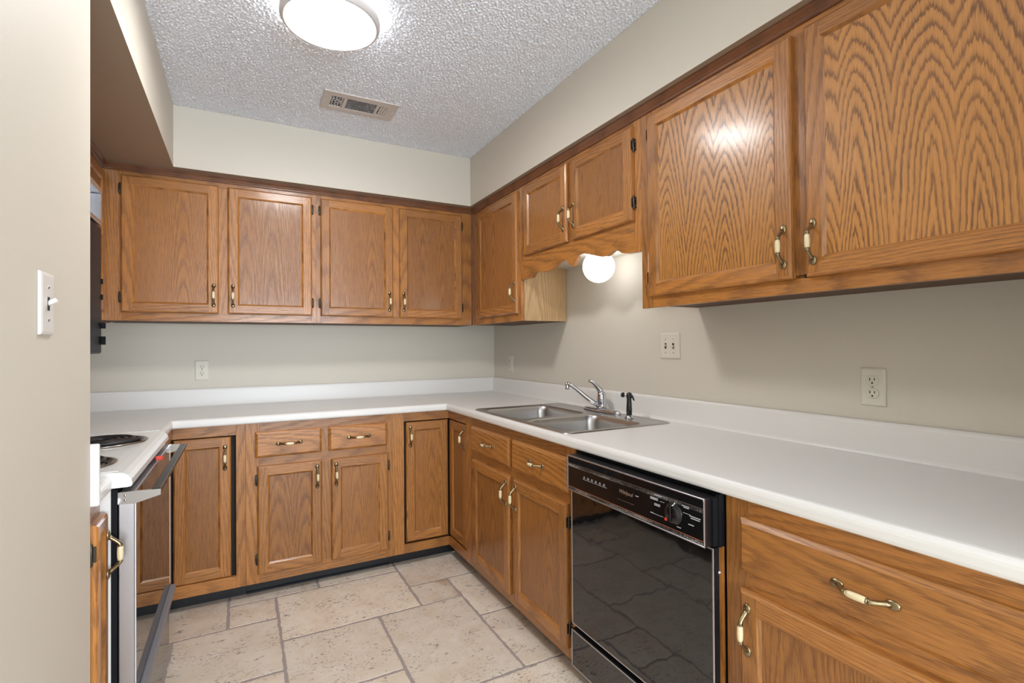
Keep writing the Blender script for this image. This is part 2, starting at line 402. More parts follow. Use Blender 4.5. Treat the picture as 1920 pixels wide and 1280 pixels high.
for k, (a, b, c, d) in enumerate(tiles):
    x0, x1, y0, y1 = xl(b), xl(a), yl(d), yl(c)
    x0 = max(x0, XL+.0); x1 = min(x1, -.0); y1 = min(y1, -.0); y0 = max(y0, YR)
    if x1-x0 < .02 or y1-y0 < .02: continue
    g = .0066; out = []
    def edge(p, q):
        L = math.hypot(q[0]-p[0], q[1]-p[1]); n = max(2, int(L/.011)); nx, ny = -(q[1]-p[1])/L, (q[0]-p[0])/L; lo = 0
        for i in range(n):
            t = i/n; lo = .7*lo+frng.uniform(-.0016, .0016); o = lo+frng.uniform(-.0011, .0011)
            if i == 0: o = .002
            out.append((p[0]+(q[0]-p[0])*t+nx*o, p[1]+(q[1]-p[1])*t+ny*o))
    P = [(x0+g, y0+g), (x1-g, y0+g), (x1-g, y1-g), (x0+g, y1-g)]
    for i in range(4): edge(P[i], P[(i+1) % 4])
    cx, cy = (x0+x1)/2, (y0+y1)/2
    ins = [(p[0]+(.0025 if p[0] < cx else -.0025)*(1 if abs(p[0]-cx) > (x1-x0)/2-.012 else 0), p[1]+(.0025 if p[1] < cy else -.0025)*(1 if abs(p[1]-cy) > (y1-y0)/2-.012 else 0)) for p in out]
    mb.piece(); mb.t = (frng.random(), 1.0 if k == 1 else (.22 if frng.random() < .4 else 0))
    mb.rings([[(p[0], p[1], -.003) for p in out], [(p[0], p[1], -.0008) for p in out], [(p[0], p[1], 0) for p in ins]], TILE, cap1=True)
mb.obj('floor', kind='structure')

# ------------------------------------------------------------------ crown trim under the soffits
def sweep(mb, path, prof, m, sgn=1, caps=True):
    """path: 2-D polyline; prof: (offset to the left of the path, z)"""
    P = [Vector(p) for p in path]; rs = []
    for i, p in enumerate(P):
        d0 = (P[i]-P[i-1]).normalized() if i else None; d1 = (P[i+1]-P[i]).normalized() if i < len(P)-1 else None
        n0 = Vector((-d0.y, d0.x)) if d0 else None; n1 = Vector((-d1.y, d1.x)) if d1 else None
        if n0 and n1: n = (n0+n1); n = n/n.dot(n0)
        else: n = n0 or n1
        rs.append([(p.x+n.x*o*sgn, p.y+n.y*o*sgn, z) for o, z in prof])
    for i, (a, b) in enumerate(zip(rs, rs[1:])):
        d = P[i+1]-P[i]; mb.piece('x' if abs(d.x) > abs(d.y) else 'y')
        n = len(prof)
        for k in range(n): j = (k+1) % n; mb.poly([a[k], a[j], b[j], b[k]], m)
    if caps: mb.poly(rs[0], m); mb.poly(list(reversed(rs[-1])), m)
UB, UR, UL = -.3077, -.3063, -2.306         # upper face planes
crown = [(-.004, 2.147), (.005, 2.147), (.008, 2.151), (.008, 2.155), (.011, 2.158), (.014, 2.164), (.020, 2.171), (.024, 2.175), (.024, ZS-.0005), (-.004, ZS-.0005)]
mb = MB(); sweep(mb, [(UL, PYE+.01), (UL, UB), (UR, UB), (UR, -3.28)], crown, DARKW, -1); mb.obj('trim_1', kind='structure')
mb = MB(); mb.piece('z')
mb.prism([(UR-.013, UB-.0002), (UR-.0002, UB-.0002), (UR-.0002, UB-.013), (UR-.007, UB-.012), (UR-.012, UB-.007)], 'z', 1.3945, 2.147, DARKW); mb.obj('trim_2', kind='structure')

# ------------------------------------------------------------------ cabinet pieces (local: x along the face, y=0 face plane, -y to the room)
def make_pull():
    mb = MB(); mb.piece()
    for sg in (1, -1):
        mb.ell((0, -.0015, sg*.0505), (.0098, .0052, .0135), BRASS)
        mb.tube([(0, -.003, sg*.047), (0, -.008, sg*.0415), (0, -.017, sg*.034), (0, -.0235, sg*.0275), (0, -.0262, sg*.0235), (0, -.027, sg*.020)],
                [.0062, .0052, .0048, .0050, .0055, .0060], BRASS, 10)
        mb.lathe([(0, 0), (.0066, 0), (.0070, .0018), (.0060, .0030), (0, .003)], BRASS, (0, -.027, sg*.0195-.0015), 'z', 12)
    mb.lathe([(0, -.019), (.0058, -.019), (.0068, -.012), (.0073, 0), (.0068, .012), (.0058, .019), (0, .019)], CERAMIC, (0, -.027, 0), 'z', 14)
    return mb.mesh('pull')
PULL = make_pull()
def make_hinge():
    mb = MB(); mb.piece()
    mb.box(-.0125, .0, -.0026, 0, -.021, .021, BRONZE, .0008)
    mb.tube([(-.0042, -.0075, -.029), (-.0042, -.0075, -.025), (-.0042, -.0075, .025), (-.0042, -.0075, .029)], [.001, .0042, .0042, .001], BRONZE, 8)
    mb.ell((-.009, -.0026, .013), (.0022, .0012, .0022), SATIN, 8, 4); mb.ell((-.009, -.0026, -.013), (.0022, .0012, .0022), SATIN, 8, 4)
    mb.box(-.0016, -.0001, -.0175, 0, -.019, .019, BRONZE, .0004)
    return mb.mesh('hinge')
HINGE = make_hinge()
def pull(parent, x, y, z, horiz=False):
    o = link('pull', PULL, parent, (x, y, z), label='antique brass pull with a cream ceramic grip')
    if horiz: o.rotation_euler = (0, PI/2, 0)
    return o
def hinge(parent, x, y, z, right=False):
    o = link('hinge', HINGE, parent, (x, y, z), label='small dark bronze hinge')
    if right: o.scale = (-1, 1, 1)
    # knuckle sits against the door edge, leaf on the face frame
    return o
def rect(x0, x1, z0, z1, o, y): return [(x0+o, y, z0+o), (x1-o, y, z0+o), (x1-o, y, z1-o), (x0+o, y, z1-o)]
TH = .020
def door(root, x0, x1, z0, z1, panel=VEN, hs='l', pz=None, px=None, hz=None, name='door', nohinge=False, fy=0.0, fr=.047, phase=None):
    w, h = x1-x0, z1-z0; mb = MB()
    R = [(0, 0), (0, -.011), (.0025, -.0165), (.008, -TH), (fr, -TH), (fr+.002, -.0185), (fr+.004, -.0165), (fr+.009, -.0120)]
    rs = [rect(0, w, 0, h, o, y) for o, y in R]
    pc = []
    for k in range(4):
        mb.piece('xzxz'[k]); pc.append((mb.g, mb.off, mb.t))
    def use(k): mb.piece(); mb.g, mb.off, mb.t = pc[k]; mb.c0 = (0, 0, 0)
    for q, (a, b) in enumerate(zip(rs, rs[1:])):
        if q == 3: continue
        for k in range(4):
            use(k); j = (k+1) % 4; mb.poly([a[k], a[j], b[j], b[k]], OAK)
    o = .008; y = -TH            # butt-jointed front faces: stiles run full height
    use(3); mb.poly([(o, y, o), (fr, y, o), (fr, y, h-o), (o, y, h-o)], OAK)
    use(1); mb.poly([(w-fr, y, o), (w-o, y, o), (w-o, y, h-o), (w-fr, y, h-o)], OAK)
    use(0); mb.poly([(fr, y, o), (w-fr, y, o), (w-fr, y, fr), (fr, y, fr)], OAK)
    use(2); mb.poly([(fr, y, h-fr), (w-fr, y, h-fr), (w-fr, y, h-o), (fr, y, h-o)], OAK)
    mb.poly(list(reversed(rs[0])), OAK)
    d = child(name, mb, root, loc=None); d.location = (x0, fy, z0)
    mb = MB(); mb.piece('z', (rnd.uniform(0, 6) if phase is None else phase[0], rnd.uniform(0, 1) if phase is None else phase[1]))
    p = fr+.0085; mb.box(p, w-p, -.0121, -.006, p, h-p, panel); child('panel', mb, d)
    if pz is not None:
        xx = (w-.024 if hs == 'l' else .024) if px is None else px
        pull(d, xx, -TH, pz-z0)
    if not nohinge:
        for zz in (hz or (z0+.075, z1-.07)):
            hinge(d, -.0002 if hs == 'l' else w+.0002, -.0002, zz-z0, right=(hs != 'l'))
    return d
def drawer(root, x0, x1, z0, z1, hp=True):
    w, h = x1-x0, z1-z0; mb = MB(); mb.piece('x')
    rs = [rect(0, w, 0, h, o, y) for o, y in ((0, 0), (0, -.010), (.003, -.0135), (.011, -TH))]
    mb.rings(rs, OAK, cap0=True, cap1=True)
    d = child('drawer', mb, root); d.location = (x0, 0, z0)
    if hp: pull(d, w/2, -TH, h*.5, True)
    return d
def frame(root, rects, depth=.019, y=0.0, name='face_frame'):
    mb = MB()
    for q, (x0, x1, z0, z1, g) in enumerate(rects):
        mb.piece(g); dq = .0007 if (q == 2 and g == 'z') else 0
        mb.box(x0, x1, y+dq, y+depth-dq, z0, z1, OAK, .0006)
    return child(name, mb, root)
def body(root, x0, x1, y0, y1, z0, z1, side=OAK, bottom=UNDER, name='body'):
    mb = MB(); mb.piece('z')
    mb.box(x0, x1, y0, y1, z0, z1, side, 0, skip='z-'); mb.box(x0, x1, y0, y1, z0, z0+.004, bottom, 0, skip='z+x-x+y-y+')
    return child(name, mb, root)

ZU, ZT = 1.3943, 2.178; DT, DB = 2.127, 1.4359
# upper cabinets, back wall: local x = X - X0
def upper_back(x0, x1, d1, d2, hz, label, e0, e1):
    r = thing('wall_cabinet', label, 'cabinet', (x0, UB, 0), 0, 'oak wall cabinets')
    W = x1-x0; L = lambda X: X-x0
    mid0, mid1 = L(d1[1])-.006, L(d2[0])+.006
    frame(r, [(0, e0, ZU, ZT, 'z'), (W-e1, W, ZU, ZT, 'z'), (mid0, mid1, ZU+.04, 2.12, 'z'), (e0, W-e1, ZU, ZU+.048, 'x'), (e0, W-e1, 2.118, ZT, 'x')])
    body(r, 0.001, W-.001, .019, -UB-.003, ZU, ZT)
    door(r, L(d1[0]), L(d1[1]), DB, DT, VEN, 'l', 1.534)
    door(r, L(d2[0]), L(d2[1]), DB, DT, VEN, 'r', 1.534)
    return r
upper_back(-2.306, -1.3097, (-2.229, -1.8042), (-1.7615, -1.3333), None, 'oak two-door wall cabinet at the left end of the back wall, above the outlet', .08, .028)
upper_back(-1.3097, -.3063, (-1.286, -.8578), (-.8167, -.3917), None, 'oak two-door wall cabinet on the back wall next to the inside corner', .028, .089)

RZ = -PI/2
# corner wall cabinet on the right wall (single door): local x = Y0 - Y
r = thing('wall_cabinet', 'narrow single-door oak wall cabinet on the right wall at the inside corner, pale side showing', 'cabinet', (UR, UB-.0005, 0), RZ, 'oak wall cabinets')
L = lambda Y: (UB-.0005)-Y
W = L(-.979)
frame(r, [(0, L(-.4164)+.012, ZU, ZT, 'z'), (L(-.9534)-.012, W, ZU, ZT, 'z'), (L(-.4164)+.012, L(-.9534)-.012, ZU, ZU+.048, 'x'), (L(-.4164)+.012, L(-.9534)-.012, 2.118, ZT, 'x')])
mb = MB(); mb.piece('z')
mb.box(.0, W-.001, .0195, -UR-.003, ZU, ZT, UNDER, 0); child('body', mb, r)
mb = MB(); mb.piece('z', (2.3, .05)); mb.box(W-.001, W+.003, .0195, -UR-.003, ZU, ZT-.02, SIDE); child('side_panel', mb, r, 'pale oak veneer side panel')
door(r, L(-.4164), L(-.9534), DB, DT, VEN, 'l', 1.56)

# short cabinet over the sink, with scalloped valance
r = thing('wall_cabinet', 'short two-door oak wall cabinet with a scalloped valance over the sink', 'cabinet', (UR, -.9795, 0), RZ, 'oak wall cabinets')
L = lambda Y: -.9795-Y
W = L(-1.9565); ZV = 1.703
sL, sR = L(-1.0), L(-1.914)
frame(r, [(0, sL, 1.622, ZT, 'z'), (sR, W, 1.622, ZT, 'z'), (L(-1.4583)-.006, L(-1.4955)+.006, 1.74, 2.12, 'z'), (sL, sR, 2.118, ZT, 'x')])
half = [(0, 1.622), (.095, 1.622), (.112, 1.628), (.128, 1.640), (.145, 1.648), (.165, 1.648), (.2, 1.643), (.245, 1.637), (.275, 1.637), (.31, 1.643), (.345, 1.655), (.375, 1.666), (.395, 1.670), (.415, 1.668), (.435, 1.657), (.455, 1.643)]
cen = L(-1.4605)
# profile measured along the board: S-curves, two cusps, a shallow drop in the middle
prof = [(-.994, 1.624), (-1.094, 1.623), (-1.107, 1.627), (-1.118, 1.636), (-1.132, 1.645), (-1.15, 1.648), (-1.18, 1.645), (-1.215, 1.637), (-1.248, 1.635), (-1.291, 1.638), (-1.326, 1.647),
        (-1.350, 1.657), (-1.372, 1.666), (-1.392, 1.669), (-1.412, 1.669), (-1.43, 1.664), (-1.447, 1.651), (-1.460, 1.640), (-1.470, 1.632), (-1.480, 1.629), (-1.488, 1.631), (-1.499, 1.640), (-1.512, 1.655), (-1.528, 1.668), (-1.550, 1.675),
        (-1.574, 1.674), (-1.608, 1.666), (-1.640, 1.656), (-1.668, 1.648), (-1.705, 1.638), (-1.736, 1.636), (-1.755, 1.641), (-1.772, 1.648), (-1.785, 1.652), (-1.796, 1.652), (-1.808, 1.649), (-1.82, 1.643), (-1.834, 1.635), (-1.848, 1.630), (-1.866, 1.626), (-1.885, 1.624), (-1.914, 1.623)]
mb = MB(); mb.piece('x')
low = [(L(y), z) for y, z in prof]; low[0] = (sL, low[0][1]); top = 1.757
for yy in (0, .019):
    for a, b in zip(low, low[1:]):
        q = [(a[0], yy, a[1]), (b[0], yy, b[1]), (b[0], yy, top), (a[0], yy, top)]
        mb.poly(q if yy == 0 else list(reversed(q)), OAK)
for a, b in zip(low, low[1:]): mb.poly([(a[0], 0, a[1]), (a[0], .019, a[1]), (b[0], .019, b[1]), (b[0], 0, b[1])], OAK)
mb.poly([(low[0][0], 0, top), (low[-1][0], 0, top), (low[-1][0], .019, top), (low[0][0], .019, top)], OAK)
child('valance', mb, r, 'scalloped oak valance board')
body(r, .0035, W-.001, .0195, -UR-.003, ZV, ZT, bottom=PAINT)
door(r, L(-1.0359), L(-1.4583), 1.7485, DT, VEN, 'l', 1.862, hz=(1.80, 2.075))
door(r, L(-1.4955), L(-1.9171), 1.7485, DT, VEN, 'r', 1.862, hz=(1.82, 2.05))

# large cabinet near the camera
r = thing('wall_cabinet', 'large two-door oak wall cabinet with bold cathedral grain at the right edge', 'cabinet', (UR, -1.957, 0), RZ, 'oak wall cabinets')
L = lambda Y: -1.957-Y
W = L(-3.26)
frame(r, [(0, .06, ZU, ZT, 'z'), (L(-2.5821)-.01, L(-2.6194)+.01, ZU+.04, 2.12, 'z'), (W-.06, W, ZU, ZT, 'z'), (.06, W-.06, ZU, ZU+.052, 'x'), (.06, W-.06, 2.118, ZT, 'x')])
body(r, .001, W-.001, .019, -UR-.003, ZU+.012, ZT)
door(r, L(-2.0046), L(-2.5821), DB, DT, CATH, 'l', 1.5285, phase=(0, .115))
door(r, L(-2.6194), L(-3.197), DB, DT, CATH, 'r', 1.5285, phase=(0.02, .09))

# left wall uppers
r = thing('wall_cabinet', 'oak wall cabinet on the left wall behind the black microwave', 'cabinet', (UL, -1.02, 0), PI/2, 'oak wall cabinets')
L = lambda Y: Y+1.02
W = L(UB)
frame(r, [(0, .04, ZU, ZT, 'z'), (W-.045, W, ZU, ZT, 'z'), (.04, W-.045, ZU, ZU+.048, 'x'), (.04, W-.045, 2.118, ZT, 'x')])
body(r, .001, W+.30, .019, -UL*0+.30, ZU, ZT)
door(r, .03, W-.03, DB, DT, VEN, 'l', None)
r = thing('wall_cabinet', 'short oak wall cabinet above the microwave on the left wall', 'cabinet', (UL, -1.785, 0), PI/2, 'oak wall cabinets')
W = .764
frame(r, [(0, .04, 1.88, ZT, 'z'), (W-.04, W, 1.88, ZT, 'z'), (.04, W-.04, 1.88, 1.93, 'x'), (.04, W-.04, 2.118, ZT, 'x')])
body(r, .001, W-.001, .019, .30, 1.88, ZT)
door(r, .03, .375, 1.915, DT, VEN, 'l', None); door(r, .39, W-.03, 1.915, DT, VEN, 'r', None)

# ------------------------------------------------------------------ base cabinets
BB, BR, BL = -.6123, -.6059, -1.9855
ZF, ZC = .07, .874
WT, WB, ET, EB = .8288, .6994, .6572, .1163
BZ0 = .0005
def kick(root, x0, x1, y0=.068, y1=.08):
    mb = MB(); mb.piece(); mb.box(x0, x1, y0, y1, BZ0, ZF+.01, BLACKVINYL); mb.box(x0, x1, y0-.008, y0, BZ0, .012, BLACKVINYL, .003)
    child('toe_kick', mb, root, 'black vinyl toe kick')
# double base on the back wall
X0, X1 = -1.68, -.9455
r = thing('base_cabinet', 'oak base cabinet with two small drawers over two doors on the back wall', 'cabinet', (X0, BB, 0), 0, 'oak base cabinets')
L = lambda X: X-X0
W = X1-X0
frame(r, [(0, L(-1.6281)+.01, ZF, ZC-.0005, 'z'), (L(-.9726)-.01, W, ZF, ZC-.0005, 'z'), (L(-1.3229)-.008, L(-1.2762)+.008, ZF+.04, ZC-.03, 'z'),
          (L(-1.6281)+.01, L(-.9726)-.01, ZF, EB+.01, 'x'), (L(-1.6281)+.01, L(-.9726)-.01, WT-.01, ZC-.0005, 'x'), (L(-1.6281)+.01, L(-.9726)-.01, ET-.01, WB+.01, 'x')])
body(r, .001, W-.001, .019, .60, ZF+.003, ZC-.001); kick(r, 0, W)
door(r, L(-1.6281), L(-1.3229), EB, ET, VEN, 'l', .575); door(r, L(-1.2762), L(-.9726), EB, ET, VEN, 'r', .575)
drawer(r, L(-1.6374), L(-1.324), WB, WT); drawer(r, L(-1.2879), L(-.9775), WB, WT)

# corner carousel cabinets: two inset leaves at a right angle
def inset_leaf(root, loc, rz, w, pull_right, phand=True):
    # leaf drawn like a door but set into the opening with a dark gap around it
    e = MB(); h = .689; mb = e
    d = door(root, 0, w, .128, .817, VEN, 'l', None, nohinge=True)
    d.location = (loc[0], loc[1], .128); d.rotation_euler = (0, 0, rz)
    if phand: pull(d, w-.024 if pull_right else .024, -TH, .735-.128)
    return d
cx, cy = BR, BB
r = thing('corner_base_cabinet', 'oak corner base cabinet with two inset door leaves beside the sink base', 'cabinet', (cx, cy, 0), 0, 'oak base cabinets')
mb = MB()
a = -.945-cx; b = -.945-cy           # extents along the back (x) and the right run (y)
mb.piece('z'); mb.box(a, -.878-cx, 0, .019, ZF, ZC-.0005, OAK, .0006)
mb.piece('x'); mb.box(-.878-cx, 0, 0, .019, ZF, .120, OAK, .0006); mb.piece('x'); mb.box(-.878-cx, 0, 0, .019, .824, ZC-.0005, OAK, .0006)
mb.piece('z'); mb.box(0, .019, b, -.880-cy, ZF, ZC-.0005, OAK, .0006)
mb.piece('y'); mb.box(0, .019, -.880-cy, 0, ZF, .120, OAK, .0006); mb.piece('y'); mb.box(0, .019, -.880-cy, 0, .824, ZC-.0005, OAK, .0006)
child('face_frame', mb, r)
mb = MB(); mb.piece()
mb.box(a+.001, .59, .03, .60, ZF+.003, ZC-.001, GAP); mb.box(.03, .59, b+.001, .03, ZF+.003, ZC-.001, GAP); child('body', mb, r)
inset_leaf(r, (-.863-cx, .0225), 0, .863-.606+.0-.0015, False)
d2 = inset_leaf(r, (.0225, -.0010), RZ, .867-.6135, True)
mb = MB(); mb.piece(); mb.box(a, .08, .068, .08, BZ0, ZF+.01, BLACKVINYL); mb.box(.068, .08, b, .068, BZ0, ZF+.01, BLACKVINYL); child('toe_kick', mb, r, 'black vinyl toe kick')

lx = BL
r = thing('corner_base_cabinet', 'oak corner base cabinet with inset door half hidden behind the oven handle', 'cabinet', (lx, cy, 0), 0, 'oak base cabinets')
mb = MB(); a = -1.6805-lx; b = -1.02-cy
mb.piece('z'); mb.box(-1.722-lx, a, 0, .019, ZF, ZC-.0005, OAK, .0006)
mb.piece('x'); mb.box(0, -1.722-lx, 0, .019, ZF, .128, OAK, .0006); mb.piece('x'); mb.box(0, -1.722-lx, 0, .019, .822, ZC-.0005, OAK, .0006)
mb.piece('z'); mb.box(-.019, 0, b, -.88-cy, ZF, ZC-.0005, OAK, .0006)
mb.piece('y'); mb.box(-.019, 0, -.88-cy, 0, ZF, .128, OAK, .0006); mb.piece('y'); mb.box(-.019, 0, -.88-cy, 0, .822, ZC-.0005, OAK, .0006)
child('face_frame', mb, r)
mb = MB(); mb.piece(); mb.box(-.6, a-.001, .03, .60, ZF+.003, ZC-.001, GAP); mb.box(-.6, -.03, b+.001, .03, ZF+.003, ZC-.001, GAP); child('body', mb, r)
d = inset_leaf(r, (.0015, .0225), 0, -1.745-lx, True, False); pull(d, (-1.745-lx)-.026, -TH, .715-.128)
inset_leaf(r, (-.0225, -.255), PI/2, .253, False, False)
mb = MB(); mb.piece(); mb.box(-.08, a, .068, .08, BZ0, ZF+.01, BLACKVINYL); mb.box(-.08, -.068, b, .068, BZ0, ZF+.01, BLACKVINYL); child('toe_kick', mb, r, 'black vinyl toe kick')

# sink base
Y0, Y1 = -.9455, -1.922
r = thing('base_cabinet', 'oak sink base cabinet with two drawer fronts over two doors', 'cabinet', (BR, Y0, 0), RZ, 'oak base cabinets')
L = lambda Y: Y0-Y
W = L(Y1)
frame(r, [(0, L(-.9856)+.012, ZF, ZC-.0005, 'z'), (L(-1.8803)-.012, W, ZF, ZC-.0005, 'z'), (L(-1.4178)-.008, L(-1.4462)+.02, ZF+.04, ZC-.03, 'z'),
          (L(-.9856)+.012, L(-1.8803)-.012, ZF, EB+.01, 'x'), (L(-.9856)+.012, L(-1.8803)-.012, WT-.01, ZC-.0005, 'x'), (L(-.9856)+.012, L(-1.8803)-.012, ET-.01, WB+.01, 'x')])
mb = MB(); mb.piece('z'); mb.box(.001, W-.001, .019, .60, ZF+.003, .70, OAK); child('body', mb, r); kick(r, 0, W)
door(r, L(-1.0003), L(-1.4146), EB, ET, VEN, 'l', .575); door(r, L(-1.4597), L(-1.8803), EB, ET, VEN, 'r', .575)
drawer(r, L(-.9856), L(-1.4178), WB, WT); drawer(r, L(-1.4462), L(-1.8864), WB, WT)

# right base cabinet beside the dishwasher
Y0, Y1 = -2.581, -3.26
r = thing('base_cabinet', 'oak base cabinet with one wide drawer over a door, right of the dishwasher', 'cabinet', (BR, Y0, 0), RZ, 'oak base cabinets')
W = L(Y1); L = lambda Y: Y0-Y
W = L(Y1)
frame(r, [(0, L(-2.6308)+.015, ZF, ZC-.0005, 'z'), (W-.07, W, ZF, ZC-.0005, 'z'), (L(-2.6308)+.015, W-.07, ZF, EB+.01, 'x'), (L(-2.6308)+.015, W-.07, WT-.01, ZC-.0005, 'x'), (L(-2.6308)+.015, W-.07, ET-.01, WB+.01, 'x')])
body(r, .001, W-.001, .019, .60, ZF+.003, ZC-.001); kick(r, 0, W)
door(r, L(-2.6308), L(-3.199), EB, ET, VEN, 'r', .566); drawer(r, L(-2.6308), L(-3.199), WB, WT)

# narrow base between stove and entry wall: local x = Y - Y0 (faces +X)
Y0 = -1.9235
r = thing('base_cabinet', 'narrow oak base cabinet squeezed between the stove and the entry wall', 'cabinet', (-2.024, Y0, 0), PI/2, 'oak base cabinets')
frame(r, [(0, .018, ZF, ZC-.0005, 'z'), (.118, .136, ZF, ZC-.0005, 'z'), (.018, .118, ZF, .12, 'x'), (.018, .118, .80, ZC-.0005, 'x')])
body(r, .001, .135, .019, .58, ZF+.003, ZC-.001); kick(r, 0, .136)
door(r, .0155, .128, .10, .825, VEN, 'l', .718, px=.098, hz=(.17, .755), fr=.03)

# ------------------------------------------------------------------ countertops
XC, YC, XCL = -.6312, -.6412, -1.980
noz = [(.030, .914), (.014, .914), (.008, .9125), (.0035, .9085), (.001, .903), (0, .897), (0, .884), (.0015, .8785), (.005, .8755), (.010, .8745), (.030, .8745)]
SX0, SX1, SY0, SY1 = -.600, -.070, -1.860, -1.000     # sink cut-out
mb = MB(); mb.piece()
path = [(XCL, -1.0205), (XCL, YC), (XC, YC), (XC, -3.27)]
sweep(mb, path, noz, COUNTER, 1)
def top(x0, x1, y0, y1):
    mb.poly([(x0, y0, .914), (x1, y0, .914), (x1, y1, .914), (x0, y1, .914)], COUNTER); mb.poly([(x0, y1, .8745), (x1, y1, .8745), (x1, y0, .8745), (x0, y0, .8745)], COUNTER)
e = .03
top(XL+.001, XCL-e, -1.0205, YC+e); top(XL+.001, -.001, YC+e, -.001)
top(XC+e, -.001, SY1, YC+e); top(XC+e, -.001, -3.27, SY0)
top(XC+e, -.593, SY0, SY1); top(SX1, -.001, SY0, SY1)
ct = mb.obj('countertop', label='white laminate countertop running round the back and right walls, holding the sink', cat='countertop')
bs = [(.003, .9142), (.0305, .9142), (.025, .916), (.0215, .921), (.020, .928), (.020, 1.006), (.0185, 1.0125), (.014, 1.017), (.009, 1.018), (.003, 1.0175)]
mb = MB(); mb.piece(); sweep(mb, [(XL+.001, -1.0205), (XL+.001, -.001), (-.001, -.001), (-.001, -3.27)], bs, COUNTER, -1)
child('backsplash', mb, ct)
mb = MB(); mb.piece(); sweep(mb, [(-2.0, -1.9105), (-2.0, -1.7875)], noz, COUNTER, 1)
top(XL+.001, -2.03, -1.9105, -1.7875)
ct2 = mb.obj('countertop', label='small piece of white countertop between the stove and the entry wall', cat='countertop')
mb = MB(); mb.piece(); mb.box(XL+.002, -1.9985, -1.924, -1.910, .8735, 1.023, COUNTER, .003); child('end_splash', mb, ct2)

# ------------------------------------------------------------------ sink, tap, sprayer
def rr(x0, x1, y0, y1, r, z, n=6):
    out = []
    for cxx, cyy, a0 in ((x1-r, y1-r, 0), (x0+r, y1-r, PI/2), (x0+r, y0+r, PI), (x1-r, y0+r, 1.5*PI)):
        for i in range(n+1): a = a0+PI/2*i/n; out.append((cxx+r*math.cos(a), cyy+r*math.sin(a), z))
    return out
sk = thing('sink', 'double-bowl stainless steel drop-in sink', 'sink', (-.335, -1.43, .914))
def off(q): return [(p[0]+.335, p[1]+1.43, p[2]-.914) for p in q]
OX0, OX1, OY0, OY1 = -.610, -.060, -1.870, -.990
mb = MB(); mb.piece()
mb.rings([off(rr(OX0, OX1, OY0, OY1, .03, .9145)), off(rr(OX0+.002, OX1-.002, OY0+.002, OY1-.002, .029, .9185)), off(rr(OX0+.007, OX1-.007, OY0+.007, OY1-.007, .026, .9195)), off(rr(OX0+.013, OX1-.013, OY0+.013, OY1-.013, .022, .9170))], STEEL, smooth=True)
i0, i1, j0, j1 = OX0+.013, OX1-.013, OY0+.013, OY1-.013
zd = .9170; ym = -1.4545
def cell(x0, x1, y0, y1, hole):
    rad = []
    mb.rings([off(rr(x0, x1, y0, y1, .0005, zd)), off(rr(*hole, .055, zd))], STEEL)
B1 = (-.583, -.185, -1.434, -1.024); B2 = (-.583, -.185, -1.838, -1.474)
xm = -.165
# deck pieces around the bowls; the outer corners tuck under the raised rim
cell(i0, xm, ym, j1, B1); cell(i0, xm, j0, ym, B2)
mb.poly(off([(xm, j0, zd), (i1, j0, zd), (i1, j1, zd), (xm, j1, zd)]), STEEL)
child('rim', mb, sk)
for hole in (B1, B2):
    mb = MB(); mb.piece(); x0, x1, y0, y1 = hole
    rs = []
    for ins, z, rad in ((0, zd, .055), (.004, zd-.0015, .053), (.008, zd-.006, .05), (.012, zd-.03, .05), (.018, zd-.12, .05), (.026, zd-.15, .05), (.045, zd-.165, .045), (.10, zd-.170, .03)):
        rs.append(off(rr(x0+ins, x1-ins, y0+ins, y1-ins, rad, z)))
    mb.rings(rs, STEEL, smooth=True, cap1=True)
    cxx, cyy = (x0+x1)/2+.335, (y0+y1)/2+1.43
    b_ = child('bowl', mb, sk)
    mb = MB(); mb.piece(); mb.lathe([(.045, -.1665), (.04, -.164), (.03, -.168), (0, -.1685)], CHROME, (cxx, cyy, 0)); child('drain', mb, b_)

fx, fy = -.088, -1.415; fz = .9178
fa = thing('faucet', 'single-lever chrome faucet behind the sink bowls', 'faucet', (fx, fy, fz))
mb = MB(); mb.piece()
def oval(hw, hl, z, n=32):
    out = []
    for k in range(n):
        a = 2*PI*k/n; c, s_ = math.cos(a), math.sin(a)
        out.append((hw*c, hl*(abs(s_)**.8)*(1 if s_ > 0 else -1), z))
    return out
mb.rings([oval(.030, .145, 0), oval(.030, .145, .006), oval(.026, .138, .013), oval(.018, .10, .016)], CHROME, smooth=True, cap0=True, cap1=True); child('base_plate', mb, fa)
mb = MB(); mb.piece(); mb.lathe([(0, .012), (.026, .014), (.024, .03), (.0235, .06), (.0245, .062), (.0245, .066), (.0235, .068), (.022, .085), (.017, .097), (0, .10)], CHROME); child('body', mb, fa)
mb = MB(); mb.piece()
tx, ty, tz = -.215-fx, -1.295-fy, 1.050-fz
mb.tube([(-.010, .010, .030), (-.035, .030, .048), (-.065, .055, .078), (-.095, .083, .112), (-.112, .100, .128), (tx*.97, ty*.92, .136), (tx, ty, .134)], [.0125, .012, .011, .0105, .010, .010, .0105], CHROME, 12)
mb.lathe([(0, .108), (.0105, .108), (.0115, .113), (.0115, .137), (.009, .142), (0, .143)], CHROME, (tx, ty, 0)); child('spout', mb, fa)
mb = MB(); mb.piece()
mb.tube([(0, 0, .09), (-.006, .006, .108), (-.018, .020, .130), (-.030, .036, .146), (-.042, .050, .153)], [.0185, .017, .0125, .0085, .0075], CHROME, 12, flat=(.75, 1)); child('lever', mb, fa)

